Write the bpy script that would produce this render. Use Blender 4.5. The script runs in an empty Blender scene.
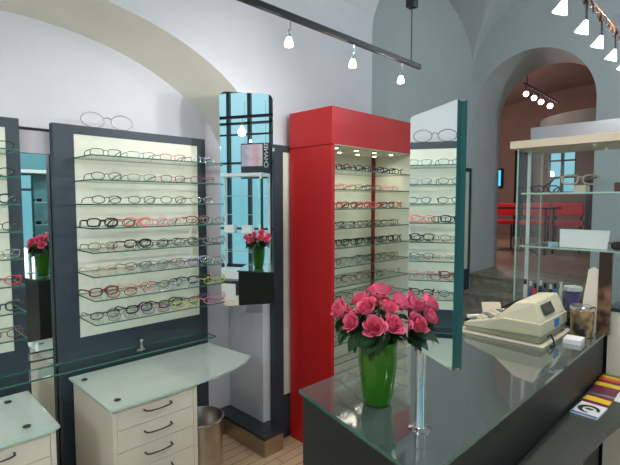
import bpy, bmesh, math, random
from mathutils import Vector, Matrix
random.seed(7)
C = bpy.context.scene.collection
PI = math.pi

# ------------------------------------------------------------------ materials
def mat(name, col, rough=.5, metal=0., noise=0., nscale=8., bump=0., bscale=60., trans=0., emit=None, estr=0., coat=0., spec=.5, alpha=1., ior=1.45, stretch=None):
    m = bpy.data.materials.new(name); m.use_nodes = True
    nt = m.node_tree; b = nt.nodes['Principled BSDF']
    b.inputs['Base Color'].default_value = (*col, 1)
    b.inputs['Roughness'].default_value = rough
    b.inputs['Metallic'].default_value = metal
    b.inputs['Transmission Weight'].default_value = trans
    b.inputs['Coat Weight'].default_value = coat
    b.inputs['Specular IOR Level'].default_value = spec
    b.inputs['IOR'].default_value = ior
    b.inputs['Alpha'].default_value = alpha
    if emit:
        b.inputs['Emission Color'].default_value = (*emit, 1)
        b.inputs['Emission Strength'].default_value = estr
    if noise or bump:
        tc = nt.nodes.new('ShaderNodeTexCoord'); mp = nt.nodes.new('ShaderNodeMapping')
        nt.links.new(tc.outputs['Object'], mp.inputs['Vector'])
        if stretch: mp.inputs['Scale'].default_value = stretch
    if noise:
        n = nt.nodes.new('ShaderNodeTexNoise'); n.inputs['Scale'].default_value = nscale; n.inputs['Detail'].default_value = 5
        nt.links.new(mp.outputs[0], n.inputs['Vector'])
        r = nt.nodes.new('ShaderNodeValToRGB')
        r.color_ramp.elements[0].position = .3; r.color_ramp.elements[1].position = .7
        r.color_ramp.elements[0].color = (*[max(0, c*(1-noise)) for c in col], 1)
        r.color_ramp.elements[1].color = (*[min(1, c*(1+noise*.6)) for c in col], 1)
        nt.links.new(n.outputs['Fac'], r.inputs[0]); nt.links.new(r.outputs[0], b.inputs['Base Color'])
    if bump:
        n2 = nt.nodes.new('ShaderNodeTexNoise'); n2.inputs['Scale'].default_value = bscale
        nt.links.new(mp.outputs[0], n2.inputs['Vector'])
        bp = nt.nodes.new('ShaderNodeBump'); bp.inputs['Strength'].default_value = bump; bp.inputs['Distance'].default_value = .01
        nt.links.new(n2.outputs['Fac'], bp.inputs['Height']); nt.links.new(bp.outputs[0], b.inputs['Normal'])
    return m

def glass_mat(name, tint, gloss=1.0, diff=0., dcol=(.8, .95, .9)):
    """thin sheet glass: see-through, fresnel reflection, optional frosted share"""
    m = bpy.data.materials.new(name); m.use_nodes = True; nt = m.node_tree
    for n in list(nt.nodes): nt.nodes.remove(n)
    out = nt.nodes.new('ShaderNodeOutputMaterial')
    tr = nt.nodes.new('ShaderNodeBsdfTransparent'); tr.inputs[0].default_value = (*tint, 1)
    gl = nt.nodes.new('ShaderNodeBsdfGlossy'); gl.inputs['Roughness'].default_value = .01 + .04*(diff > 0)
    fr = nt.nodes.new('ShaderNodeFresnel'); fr.inputs[0].default_value = 1.45
    mu = nt.nodes.new('ShaderNodeMath'); mu.operation = 'MULTIPLY'; mu.inputs[1].default_value = gloss
    geo = nt.nodes.new('ShaderNodeNewGeometry')
    io = nt.nodes.new('ShaderNodeMath'); io.operation = 'MULTIPLY_ADD'; io.inputs[1].default_value = 1/1.45-1.45; io.inputs[2].default_value = 1.45
    nt.links.new(geo.outputs['Backfacing'], io.inputs[0]); nt.links.new(io.outputs[0], fr.inputs[0])   # same reflectance from both sides
    nt.links.new(fr.outputs[0], mu.inputs[0])
    base = tr
    if diff:
        d = nt.nodes.new('ShaderNodeBsdfDiffuse'); d.inputs[0].default_value = (*dcol, 1)
        mx0 = nt.nodes.new('ShaderNodeMixShader'); mx0.inputs[0].default_value = diff
        nt.links.new(tr.outputs[0], mx0.inputs[1]); nt.links.new(d.outputs[0], mx0.inputs[2]); base = mx0
    mx = nt.nodes.new('ShaderNodeMixShader')
    nt.links.new(mu.outputs[0], mx.inputs[0]); nt.links.new(base.outputs[0], mx.inputs[1]); nt.links.new(gl.outputs[0], mx.inputs[2])
    nt.links.new(mx.outputs[0], out.inputs[0])
    return m

M = {}
M['plaster'] = mat('white plaster', (.66, .66, .70), .85, noise=.04, nscale=2.5, bump=.25, bscale=14)
M['plaster_shaded'] = mat('shaded white plaster', (.50, .53, .53), .85, noise=.04, nscale=2.5, bump=.25, bscale=14)  # same white paint as the left wall, weaker light put into its colour
M['cream_plaster'] = mat('cream plaster', (.82, .80, .70), .85, noise=.05, nscale=3, bump=.2, bscale=14)
M['room_plaster'] = mat('brown red plaster', (.27, .195, .17), .8, noise=.1, nscale=2)
M['board'] = mat('cream display board', (.68, .70, .58), .6, noise=.05, nscale=12, bump=.1, bscale=40)
M['slate'] = mat('slate blue painted board', (.030, .048, .063), .55, noise=.08, nscale=5, stretch=(6, 6, .6))
M['slate_dark'] = mat('dark slate top', (.028, .036, .042), .3, noise=.08)
M['counter'] = mat('anthracite lacquer', (.011, .015, .016), .45, noise=.06)
M['counter_top'] = mat('grey green back painted glass', (.075, .095, .088), .06, noise=.04, nscale=3, coat=1., spec=.9)
M['red'] = mat('red lacquer', (.50, .012, .014), .38, noise=.05, nscale=2)
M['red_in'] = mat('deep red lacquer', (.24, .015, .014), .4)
M['ivory'] = mat('ivory laminate', (.74, .67, .55), .45, noise=.03, nscale=4)
M['ivory_in'] = mat('drawer gap dark', (.18, .16, .13), .6)
M['chrome'] = mat('chrome', (.72, .72, .72), .12, 1.)
M['steel'] = mat('brushed stainless steel', (.46, .42, .36), .3, 1., noise=.15, nscale=6, stretch=(1, 1, 12))
M['bin'] = mat('worn stainless sheet', (.50, .48, .45), .28, 1., noise=.2, nscale=9)
M['gun'] = mat('gunmetal', (.10, .10, .11), .3, .9)
M['black'] = mat('black satin', (.010, .010, .013), .4)
M['white'] = mat('white card', (.80, .80, .78), .6, noise=.02)
M['mirror'] = mat('silvered mirror', (.86, .93, .92), .0, 1.)
M['glass'] = glass_mat('clear shelf glass', (.975, .99, .98), .8)
M['vglass'] = glass_mat('showcase glass', (.96, .985, .98), .7)
M['edge'] = mat('green glass edge', (.035, .13, .10), .15, coat=.5)
M['edge_light'] = mat('pale green glass edge', (.48, .68, .60), .15, coat=.5)
M['frost'] = glass_mat('frosted mint glass', (.87, .94, .90), .8, diff=.38, dcol=(.86, .93, .86))
M['teal'] = mat('teal glass backing', (.02, .10, .10), .15, coat=.5)
M['bulb'] = mat('lit lamp glass', (1, 1, 1), .4, emit=(1, .93, .95), estr=5)
M['bulb_far'] = mat('lit rosy lamp glass', (1, 1, 1), .4, emit=(1, .78, .85), estr=9)
M['bulb_down'] = mat('lit downlight', (1, 1, .9), .4, emit=(1, .97, .80), estr=5)
M['opal'] = mat('fill lamp glass', (1, 1, 1), .4, emit=(.85, .95, 1), estr=6)
M['copper'] = mat('copper cable', (.65, .30, .16), .35, .9)
M['reg'] = mat('ivory plastic', (.66, .62, .44), .45, noise=.03)
M['reg_low'] = mat('olive grey plastic', (.33, .33, .23), .5)
M['mat_board'] = mat('beige board', (.58, .52, .40), .6)
M['screen'] = mat('dark display window', (.012, .013, .02), .15)
M['sticker'] = mat('blue sticker', (.03, .22, .60), .4)
M['leaf'] = mat('rose leaf', (.018, .060, .016), .45, noise=.35, nscale=30)
M['stem'] = mat('rose stem', (.03, .10, .02), .5)
M['rose'] = mat('pink rose petal', (1.0, .155, .27), .5, noise=.12, nscale=40)
M['vase'] = mat('green glass', (.045, .22, .006), .07, trans=.35, coat=.6, ior=1.3)
M['stone'] = mat('grey brown stone', (.33, .30, .23), .6, noise=.35, nscale=12, bump=.3)
M['stone_pale'] = mat('worn stone floor', (.36, .27, .19), .35, noise=.2, nscale=4)
M['win'] = glass_mat('window glass', (.93, .97, .98), 1.)
M['red_seat'] = mat('red upholstery', (.75, .02, .035), .45)
M['dark_wood'] = mat('dark brown wood', (.03, .018, .012), .45, noise=.3, nscale=8)
M['brown'] = mat('brown leather', (.10, .035, .02), .5)
M['fascia'] = mat('beige fascia', (.66, .56, .42), .5)
M['grey_fascia'] = mat('blue grey fascia', (.30, .33, .37), .5)
M['grey_metal'] = mat('duct metal', (.16, .19, .17), .7, 0)
M['paper'] = mat('crumpled paper', (.75, .75, .80), .8)
M['lit_panel'] = mat('backlit white panel', (1, 1, 1), .5, emit=(.75, .97, 1), estr=1.5)
M['tv'] = mat('tv picture', (.0, .0, .0), .3, emit=(.05, .45, .9), estr=1.6)
M['teal_wall'] = mat('teal wall', (.10, .24, .26), .7)
M['blackout'] = mat('black poster ground', (.01, .01, .012), .5)
M['white_metal'] = mat('white lacquered metal', (.75, .76, .75), .35)
M['purple'] = mat('violet plastic', (.16, .12, .30), .3)

def wood_floor():
    m = bpy.data.materials.new('light oak planks'); m.use_nodes = True; nt = m.node_tree; b = nt.nodes['Principled BSDF']
    tc = nt.nodes.new('ShaderNodeTexCoord'); mp = nt.nodes.new('ShaderNodeMapping'); nt.links.new(tc.outputs['Object'], mp.inputs[0])
    br = nt.nodes.new('ShaderNodeTexBrick'); nt.links.new(mp.outputs[0], br.inputs[0])
    br.inputs['Color1'].default_value = (.86, .64, .40, 1); br.inputs['Color2'].default_value = (.76, .54, .32, 1)
    br.inputs['Mortar'].default_value = (.20, .12, .06, 1); br.inputs['Scale'].default_value = 1
    br.inputs['Mortar Size'].default_value = .0025; br.inputs['Brick Width'].default_value = .6; br.inputs['Row Height'].default_value = .07
    n = nt.nodes.new('ShaderNodeTexNoise'); n.inputs['Scale'].default_value = 6
    mp2 = nt.nodes.new('ShaderNodeMapping'); mp2.inputs['Scale'].default_value = (1, 14, 1); nt.links.new(tc.outputs['Object'], mp2.inputs[0]); nt.links.new(mp2.outputs[0], n.inputs['Vector'])
    mx = nt.nodes.new('ShaderNodeMix'); mx.data_type = 'RGBA'; mx.blend_type = 'MULTIPLY'; mx.inputs[0].default_value = .35
    nt.links.new(br.outputs['Color'], mx.inputs[6]); nt.links.new(n.outputs['Color'], mx.inputs[7]); nt.links.new(mx.outputs[2], b.inputs['Base Color'])
    b.inputs['Roughness'].default_value = .35
    return m
M['floor'] = wood_floor()

def band_mat(name, cols, axis=0, scale=1., off=0., wob=0., rough=.25):
    """hard colour bands along one axis with some wobble: printed paper"""
    m = bpy.data.materials.new(name); m.use_nodes = True; nt = m.node_tree; b = nt.nodes['Principled BSDF']
    b.inputs['Roughness'].default_value = rough
    tc = nt.nodes.new('ShaderNodeTexCoord'); sp = nt.nodes.new('ShaderNodeSeparateXYZ'); nt.links.new(tc.outputs['Object'], sp.inputs[0])
    n = nt.nodes.new('ShaderNodeTexNoise'); n.inputs['Scale'].default_value = 14; nt.links.new(tc.outputs['Object'], n.inputs['Vector'])
    a = nt.nodes.new('ShaderNodeMath'); a.operation = 'MULTIPLY_ADD'; a.inputs[1].default_value = scale; a.inputs[2].default_value = off
    nt.links.new(sp.outputs[axis], a.inputs[0])
    w = nt.nodes.new('ShaderNodeMath'); w.operation = 'MULTIPLY_ADD'; w.inputs[1].default_value = wob; nt.links.new(n.outputs['Fac'], w.inputs[0]); nt.links.new(a.outputs[0], w.inputs[2])
    r = nt.nodes.new('ShaderNodeValToRGB'); r.color_ramp.interpolation = 'CONSTANT' if wob < .3 else 'LINEAR'
    while len(r.color_ramp.elements) < len(cols): r.color_ramp.elements.new(.5)
    for i, c in enumerate(cols):
        r.color_ramp.elements[i].position = i/len(cols); r.color_ramp.elements[i].color = (*c, 1)
    nt.links.new(w.outputs[0], r.inputs[0]); nt.links.new(r.outputs[0], b.inputs['Base Color'])
    return m

# ------------------------------------------------------------------ mesh kit
class MB:
    def __init__(s): s.v = []; s.f = []; s.m = []
    def add(s, vs, fs, mi=0):
        o = len(s.v); s.v += [tuple(v) for v in vs]
        s.f += [tuple(i+o for i in f) for f in fs]; s.m += [mi]*len(fs)
        return s
    def box(s, x0, x1, y0, y1, z0, z1, mi=0, side=None):
        vs = [(x0,y0,z0),(x1,y0,z0),(x1,y1,z0),(x0,y1,z0),(x0,y0,z1),(x1,y0,z1),(x1,y1,z1),(x0,y1,z1)]
        d = [x1-x0, y1-y0, z1-z0]; t = d.index(min(d))      # the two broad faces take mi, the edges take side
        for q, F in ((2, [(0,3,2,1),(4,5,6,7)]), (1, [(0,1,5,4),(2,3,7,6)]), (0, [(1,2,6,5),(3,0,4,7)])):
            s.add(vs, F, mi if (side is None or q == t) else side)
        return s
    def prism(s, pts, z0, z1, mi=0, side=None):
        n = len(pts); area = sum(pts[i][0]*pts[(i+1)%n][1]-pts[(i+1)%n][0]*pts[i][1] for i in range(n))
        if area < 0: pts = pts[::-1]
        vs = [(p[0],p[1],z0) for p in pts]+[(p[0],p[1],z1) for p in pts]
        s.add(vs, [tuple(range(n))[::-1], tuple(range(n, 2*n))], mi)
        s.add(vs, [(i, (i+1)%n, n+(i+1)%n, n+i) for i in range(n)], mi if side is None else side)
        return s
    def tube(s, pts, r, n=8, closed=False, mi=0, cap=True):
        pts = [Vector(p) for p in pts]; k = len(pts)
        rr = r if isinstance(r, (list, tuple)) else [r]*k
        up = Vector((0, 0, 1)); rings = []; prev = None
        for i in range(k):
            a = pts[(i-1) % k] if closed or i > 0 else pts[i]; b = pts[(i+1) % k] if closed or i < k-1 else pts[i]
            t = (b-a).normalized()
            if prev is None:
                u = t.cross(up)
                if u.length < 1e-3: u = t.cross(Vector((0, 1, 0)))
            else: u = prev - t*prev.dot(t)
            u.normalize(); w = t.cross(u); prev = u
            rings.append([pts[i]+(u*math.cos(2*PI*j/n)+w*math.sin(2*PI*j/n))*rr[i] for j in range(n)])
        vs = [v for R in rings for v in R]; fs = []
        for i in range(k if closed else k-1):
            for j in range(n):
                a = i*n+j; b = i*n+(j+1) % n; c = ((i+1) % k)*n+(j+1) % n; d = ((i+1) % k)*n+j
                fs.append((a, b, c, d))
        if not closed and cap: fs += [tuple(range(n))[::-1], tuple(range((k-1)*n, k*n))]
        return s.add(vs, fs, mi)
    def lathe(s, prof, n=24, c=(0, 0, 0), mi=0, flute=0., fl=0):
        vs = []; fs = []; k = len(prof)
        for r, z in prof:
            for j in range(n):
                a = 2*PI*j/n; q = r*(1+flute*math.cos(a*fl)) if fl else r
                vs.append((c[0]+q*math.cos(a), c[1]+q*math.sin(a), c[2]+z))
        for i in range(k-1):
            for j in range(n):
                fs.append((i*n+j, i*n+(j+1) % n, (i+1)*n+(j+1) % n, (i+1)*n+j))
        if prof[0][0] > 1e-5: fs.append(tuple(range(n))[::-1])
        if prof[-1][0] > 1e-5: fs.append(tuple(range((k-1)*n, k*n)))
        return s.add(vs, fs, mi)
    def xf(s, mtx):
        s.v = [tuple(mtx @ Vector(v)) for v in s.v]; return s
    def mesh(s, name, mats, smooth=False, bevel=0.):
        me = bpy.data.meshes.new(name); me.from_pydata(s.v, [], s.f)
        mats = mats if isinstance(mats, (list, tuple)) else [mats]
        for m in mats: me.materials.append(m)
        for p, i in zip(me.polygons, s.m): p.material_index = min(i, len(mats)-1); p.use_smooth = smooth
        if bevel:
            bm = bmesh.new(); bm.from_mesh(me); bmesh.ops.remove_doubles(bm, verts=bm.verts, dist=1e-5)
            es = [e for e in bm.edges if len(e.link_faces) == 2 and e.calc_face_angle(0) > .6]
            bmesh.ops.bevel(bm, geom=es, offset=bevel, segments=2, affect='EDGES', profile=.6, clamp_overlap=True)
            bm.to_mesh(me); bm.free()
        else:
            bm = bmesh.new(); bm.from_mesh(me); bmesh.ops.remove_doubles(bm, verts=bm.verts, dist=1e-6); bm.to_mesh(me); bm.free()
        return me
    def build(s, name, mats, parent=None, smooth=False, bevel=0., loc=None, rotz=0):
        o = bpy.data.objects.new(name, s.mesh(name, mats, smooth, bevel)); C.objects.link(o)
        if parent: o.parent = parent
        if loc: o.location = loc
        if rotz: o.rotation_euler = (0, 0, rotz)
        if smooth:
            try:
                md = o.modifiers.new('split', 'EDGE_SPLIT'); md.split_angle = math.radians(40)
            except Exception: pass
        return o

def tag(o, label, cat, group=None):
    o['label'] = label; o['category'] = cat
    if group: o['group'] = group
    return o
def thing(name, label, cat, loc=(0, 0, 0), rotz=0, group=None):
    o = bpy.data.objects.new(name, None); C.objects.link(o); o.empty_display_size = .05
    o.location = loc; o.rotation_euler = (0, 0, rotz)
    return tag(o, label, cat, group)
def struct(o): o['kind'] = 'structure'; return o
def lb(o, s): o['label'] = s; return o
def spot(name, loc, target, watts, size=70, blend=.6, col=(1, .93, .85), r=.02):
    l = bpy.data.lights.new(name, 'SPOT'); l.energy = watts; l.spot_size = math.radians(size); l.spot_blend = blend; l.color = col; l.shadow_soft_size = r
    o = bpy.data.objects.new(name, l); C.objects.link(o); o.location = loc
    o.rotation_euler = (Vector(target)-Vector(loc)).to_track_quat('-Z', 'Y').to_euler(); return o
def point(name, loc, watts, col=(1, .93, .88), r=.03):
    l = bpy.data.lights.new(name, 'POINT'); l.energy = watts; l.color = col; l.shadow_soft_size = r
    o = bpy.data.objects.new(name, l); C.objects.link(o); o.location = loc; return o

ORD = ['first', 'second', 'third', 'fourth', 'fifth', 'sixth', 'seventh', 'eighth', 'ninth', 'tenth', 'eleventh', 'twelfth', 'thirteenth']

# ------------------------------------------------------------------ room shell
XW, XE, XM = -2.6, 5.4, 3.02          # west wall, arch wall, pier edge between the two bays
YF, YR, YC, YS = 2.31, 2.69, 2.60, -3.2
def f1(y): return 3.9 if y < (YF+YS)/2 else 3.0+.9*math.sqrt(max(0, 1-((y-(YF+YS)/2)/((YF-YS)/2))**2))
def f2(y): return 3.2+1.15*math.sqrt(max(0, 1-((y-(YC+YS)/2)/((YC-YS)/2))**2))
def g2(x): return 3.2+.72*math.sqrt(max(0, 1-((x-(XM+XE)/2)/((XE-XM)/2))**2))

# left wall with the blind arch
b = MB(); N = 36
fr = [(.6+1.27*math.cos(PI*i/N), YF, 1.925+.674*math.sin(PI*i/N)) for i in range(N+1)]
bk = [(.6+1.27*math.cos(PI*i/N), YR, 1.74+.80*math.sin(PI*i/N)) for i in range(N+1)]
for i in range(N):
    a, c = fr[i], fr[i+1]
    b.add([a, c, (c[0], YF, 3.02), (a[0], YF, 3.02)], [(0, 1, 2, 3)])
    b.add([a, c, bk[i+1], bk[i]], [(0, 1, 2, 3)], 1)
    b.add([bk[i], bk[i+1], (bk[i+1][0], YR, 0), (bk[i][0], YR, 0)], [(0, 1, 2, 3)])
b.add([(1.87, YF, 0), (XM, YF, 0), (XM, YF, 3.02), (1.87, YF, 3.02)], [(0, 1, 2, 3)])
b.add([(XW, YF, 0), (-.67, YF, 0), (-.67, YF, 3.02), (XW, YF, 3.02)], [(0, 1, 2, 3)])
b.add([(1.87, YF, 0), (1.87, YR, 0), (1.87, YR, 1.74), (1.87, YF, 1.925)], [(0, 1, 2, 3)])
b.add([(-.67, YF, 0), (-.67, YR, 0), (-.67, YR, 1.74), (-.67, YF, 1.925)], [(0, 1, 2, 3)])
b.add([(XM, YF, 0), (XM, YC, 0), (XM, YC, 4.5), (XM, YF, 4.5)], [(0, 1, 2, 3)])
struct(b.build('wall_left', [M['plaster'], M['cream_plaster']]))
# vaults
b = MB(); n = 30
for i in range(n):
    y0 = YF+(YS-YF)*(1-math.cos(PI*i/n))/2; y1 = YF+(YS-YF)*(1-math.cos(PI*(i+1)/n))/2
    b.add([(XW, y0, f1(y0)), (XM, y0, f1(y0)), (XM, y1, f1(y1)), (XW, y1, f1(y1))], [(0, 1, 2, 3)])
    b.add([(XM, y0, f1(y0)), (XM, y1, f1(y1)), (XM, y1, 4.6), (XM, y0, 4.6)], [(0, 1, 2, 3)])
nx, ny = 110, 190
xs = [XM+(XE-XM)*(1-math.cos(PI*i/nx))/2 for i in range(nx+1)]; ys = [YC+(YS-YC)*(1-math.cos(PI*j/ny))/2 for j in range(ny+1)]
vs = [(x, y, max(f2(y), g2(x))) for y in ys for x in xs]
b.add(vs, [(j*(nx+1)+i, j*(nx+1)+i+1, (j+1)*(nx+1)+i+1, (j+1)*(nx+1)+i) for j in range(ny) for i in range(nx)], 1)
struct(b.build('ceiling', [M['plaster'], M['plaster_shaded']]))
b = MB(); b.add([(XM, YC, 0), (XE, YC, 0), (XE, YC, 4.5), (XM, YC, 4.5)], [(0, 1, 2, 3)])
struct(b.build('wall_far_left', M['plaster_shaded']))
# wall with the archway
b = MB(); ax, aw, asp, ar = 1.925, .65, 2.66, .64; LZ = .73; XB = 6.17
ap = [(ax+aw*math.cos(PI*i/N), asp+ar*math.sin(PI*i/N)) for i in range(N+1)]
for X in (XE, XB):
    for i in range(N):
        b.add([(X, ap[i][0], ap[i][1]), (X, ap[i+1][0], ap[i+1][1]), (X, ap[i+1][0], 4.7), (X, ap[i][0], 4.7)], [(0, 1, 2, 3)])
    yl = YC if X == XE else 6.2; yr = YS if X == XE else -1.5
    b.add([(X, ax+aw, 0), (X, yl, 0), (X, yl, 4.7), (X, ax+aw, 4.7)], [(0, 1, 2, 3)])
    b.add([(X, yr, 0), (X, ax-aw, 0), (X, ax-aw, 4.7), (X, yr, 4.7)], [(0, 1, 2, 3)])
for i in range(N):
    b.add([(XE, *ap[i]), (XE, *ap[i+1]), (XB, *ap[i+1]), (XB, *ap[i])], [(0, 1, 2, 3)])
for y in (ax+aw, ax-aw):
    b.add([(XE, y, 0), (XB, y, 0), (XB, y, asp), (XE, y, asp)], [(0, 1, 2, 3)])
struct(b.build('wall_archway', M['plaster_shaded']))
# wall behind the camera with a shop window, side wall
WX0, WX1, WZ0, WZ1 = -2.3, .35, .35, 3.75
b = MB()
b.box(XW-.2, WX0, YS-.2, YS, 0, 4.7).box(WX1, XE+.2, YS-.2, YS, 0, 4.7).box(WX0, WX1, YS-.2, YS, 0, WZ0).box(WX0, WX1, YS-.2, YS, WZ1, 4.7)
struct(b.build('wall_front', M['teal_wall']))
b = MB(); b.box(XW-.2, XW, YS, -2.6, 0, 4.5).box(XW-.2, XW, .6, 2.9, 0, 4.5).box(XW-.2, XW, -2.6, .6, 0, .5).box(XW-.2, XW, -2.6, .6, 2.6, 4.5)
struct(b.build('wall_side', M['plaster']))
def window(name, axis, a0, a1, z0, z1, p, nv, zb):
    r = bpy.data.objects.new(name, None); C.objects.link(r); struct(r)
    fb = MB(); t = .03
    def bx(u0, u1, w0, w1):
        if axis == 'x': fb.box(u0, u1, p-.04, p+.04, w0, w1)
        else: fb.box(p-.04, p+.04, u0, u1, w0, w1)
    bx(a0, a1, z0, z0+.06); bx(a0, a1, z1-.06, z1)
    for k in range(nv+1):
        u = a0+(a1-a0)*k/nv; bx(max(a0, u-t), min(a1, u+t), z0, z1)
    for z in zb: bx(a0, a1, z-.02, z+.02)
    fb.build('window_frame', M['slate_dark'], r)
    pb = MB()
    if axis == 'x': pb.box(a0, a1, p-.004, p+.004, z0, z1)
    else: pb.box(p-.004, p+.004, a0, a1, z0, z1)
    pb.build('window_pane', M['win'], r)
window('window_1', 'x', WX0, WX1, WZ0, WZ1, YS-.1, 6, (1.1, 2.35, 3.1))
window('fill_window', 'y', -2.6, .6, .5, 2.6, XW-.1, 4, (1.8,))  # unseen side window, added to let in more ambient light
b = MB(); b.box(XW-.2, XE, YS-.2, 2.9, -.1, 0); struct(b.build('floor', M['floor']))
# stone steps up to the archway
b = MB()
for k, x in enumerate((4.5, 4.8, 5.1)):
    z = LZ*(k+1)/4; xe = x+.3-.021*(k == 2)
    y0, y1 = (.2, YC-.002)
    b.box(x, xe, y0, y1, 0, z-.03); b.box(x-.02, xe, y0, y1, z-.03, z)
tag(b.build('stone_steps', M['stone'], bevel=.004), 'grey brown stone steps climbing to the archway behind the cash register', 'steps')
b = MB(); b.box(XE-.02, XB, ax-aw+.001, ax+aw-.001, LZ-.03, LZ).box(XE, XB, ax-aw+.001, ax+aw-.001, 0, LZ-.03); struct(b.build('floor_archway', M['stone']))
# the room beyond
b = MB(); b.box(XB, 12.1, -1.5, 6.2, LZ-.1, LZ-.001); struct(b.build('floor_back_room', M['stone_pale']))
b = MB()
b.add([(12, -1.5, LZ), (12, 3.2, LZ), (12, 3.2, 5), (12, -1.5, 5)], [(0, 1, 2, 3)])
b.add([(12, 3.8, LZ), (12, 6.2, LZ), (12, 6.2, 5), (12, 3.8, 5)], [(0, 1, 2, 3)])
b.add([(12, 3.2, LZ), (12, 3.8, LZ), (12, 3.8, 1.8), (12, 3.2, 1.8)], [(0, 1, 2, 3)])
b.add([(12, 3.2, 3.0), (12, 3.8, 3.0), (12, 3.8, 5), (12, 3.2, 5)], [(0, 1, 2, 3)])
b.add([(XB, 6.2, LZ), (12, 6.2, LZ), (12, 6.2, 5), (XB, 6.2, 5)], [(0, 1, 2, 3)])
b.add([(XB, -1.5, LZ), (12, -1.5, LZ), (12, -1.5, 5), (XB, -1.5, 5)], [(0, 1, 2, 3)])
struct(b.build('wall_back_room', M['room_plaster']))
window('window_3', 'y', 3.2, 3.8, 1.8, 3.0, 12.05, 2, (2.2, 2.6))
b = MB(); n = 24
def g3(x): return 3.3+1.0*math.sqrt(max(0, 1-((x-9.1)/2.95)**2))
def f3(y): return 3.3+1.0*math.sqrt(max(0, 1-((y-2.35)/3.86)**2))
xs = [XB+(12-XB)*(1-math.cos(PI*i/n))/2 for i in range(n+1)]; ys = [-1.5+7.7*(1-math.cos(PI*j/n))/2 for j in range(n+1)]
b.add([(x, y, max(f3(y), g3(x))) for y in ys for x in xs], [(j*(n+1)+i, j*(n+1)+i+1, (j+1)*(n+1)+i+1, (j+1)*(n+1)+i) for j in range(n) for i in range(n)])
struct(b.build('ceiling_back_room', M['room_plaster']))

# plinth around the pier foot
b = MB()
pts = [(1.50, 2.58), (1.75, 2.58), (1.75, 2.15), (1.905, 2.15), (1.905, 2.305), (1.865, 2.305), (1.865, 2.685), (1.50, 2.685)]
r = thing('pier_plinth', 'low stainless steel plinth with dark slate top wrapping the white pier foot', 'plinth', (1.75, 2.15, 0))
MB().prism([(x-1.75, y-2.15) for x, y in pts], .0, .115).build('base', M['steel'], r)
pts2 = [(1.49, 2.57), (1.742, 2.57), (1.742, 2.142), (1.913, 2.142), (1.913, 2.305), (1.865, 2.305), (1.865, 2.685), (1.49, 2.685)]
MB().prism([(x-1.75, y-2.15) for x, y in pts2], .115, .137).build('top_slab', M['slate_dark'], r)

# ------------------------------------------------------------------ eyeglasses
FR = {
 'black': ((.012, .012, .014), .25, 0), 'dark brown': ((.055, .02, .012), .3, 0), 'gunmetal': ((.09, .09, .11), .3, .8),
 'dark red': ((.20, .015, .02), .3, 0), 'red': ((.62, .03, .035), .3, 0), 'coral': ((.80, .22, .16), .35, 0), 'pink': ((.75, .22, .32), .35, 0),
 'silver': ((.55, .55, .56), .25, .9), 'beige': ((.62, .45, .34), .4, 0), 'navy': ((.03, .05, .14), .3, 0), 'pale blue': ((.35, .50, .60), .35, 0),
 'green': ((.05, .22, .06), .3, 0), 'lime': ((.45, .55, .06), .3, 0), 'grey': ((.22, .22, .24), .3, .2), 'purple': ((.20, .07, .22), .3, 0), 'tortoiseshell': ((.14, .06, .025), .3, 0)}
FM = {k: mat(k+' spectacle frame', c, r, m, coat=.3, noise=.5 if k == 'tortoiseshell' else 0, nscale=60) for k, (c, r, m) in FR.items()}
M['lens'] = glass_mat('spectacle lens', (.93, .96, .95), .9)
M['lens_dark'] = glass_mat('sunglass lens', (.10, .09, .09), .9)
SHAPES = {'rectangular': (.0275, .0158, 3.2, .0019), 'oval': (.0270, .0165, 2.2, .0020), 'round': (.0240, .0205, 2.2, .0020), 'thick rimmed': (.0275, .0175, 2.9, .0035)}
cache = {}
def ring(cx, a, b_, p, zc, n=22):
    out = []
    for i in range(n):
        t = 2*PI*i/n; c, s_ = math.cos(t), math.sin(t)
        x = cx+a*math.copysign(abs(c)**(2/p), c); z = zc+b_*math.copysign(abs(s_)**(2/p), s_)
        out.append((x, .16*(abs(x))**2*4, z))
    return out
def glasses_meshes(shape, col, tcol, dark):
    k = (shape, col, tcol, dark)
    if k in cache: return cache[k]
    a, h, p, r = SHAPES[shape]; zc = h+r; cx = a+.0095
    f = MB()
    for s_ in (-1, 1): f.tube(ring(s_*cx, a, h, p, zc), r, 5, closed=True)
    f.tube([(-.0095, .0005, zc+h*.45), (0, -.001, zc+h*.62), (.0095, .0005, zc+h*.45)], r*.95, 5)
    xe = cx+a; ye = .64*xe**2
    for s_ in (-1, 1): f.tube([(s_*(xe-.001), ye, zc+h*.5), (s_*(xe+.004), ye+.004, zc+h*.55)], r*1.15, 5)
    fm = f.mesh('frame_front', FM[col], True)
    xh = xe+.004; ls = []; ts = []
    for s_ in (-1, 1):
        l = MB(); R = ring(s_*cx, a*.985, h*.985, p, zc); l.add(R, [tuple(range(len(R)))]); ls.append(l.mesh('lens', M['lens_dark' if dark else 'lens']))
        t = MB(); zt = zc+h*.55
        t.tube([(s_*xh, ye+.004, zt), (s_*(xh+.002), .05, zt-.001), (s_*xh, .090, zt-.004), (s_*(xh-.003), .115, zt-.013), (s_*(xh-.007), .138, .0025)], [r*1.0, r*1.1, r*1.1, r*1.25, r*1.1], 5)
        ts.append(t.mesh('temple', FM[tcol], True))
    cache[k] = (fm, ls, ts); return cache[k]
glass_seen = []
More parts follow.
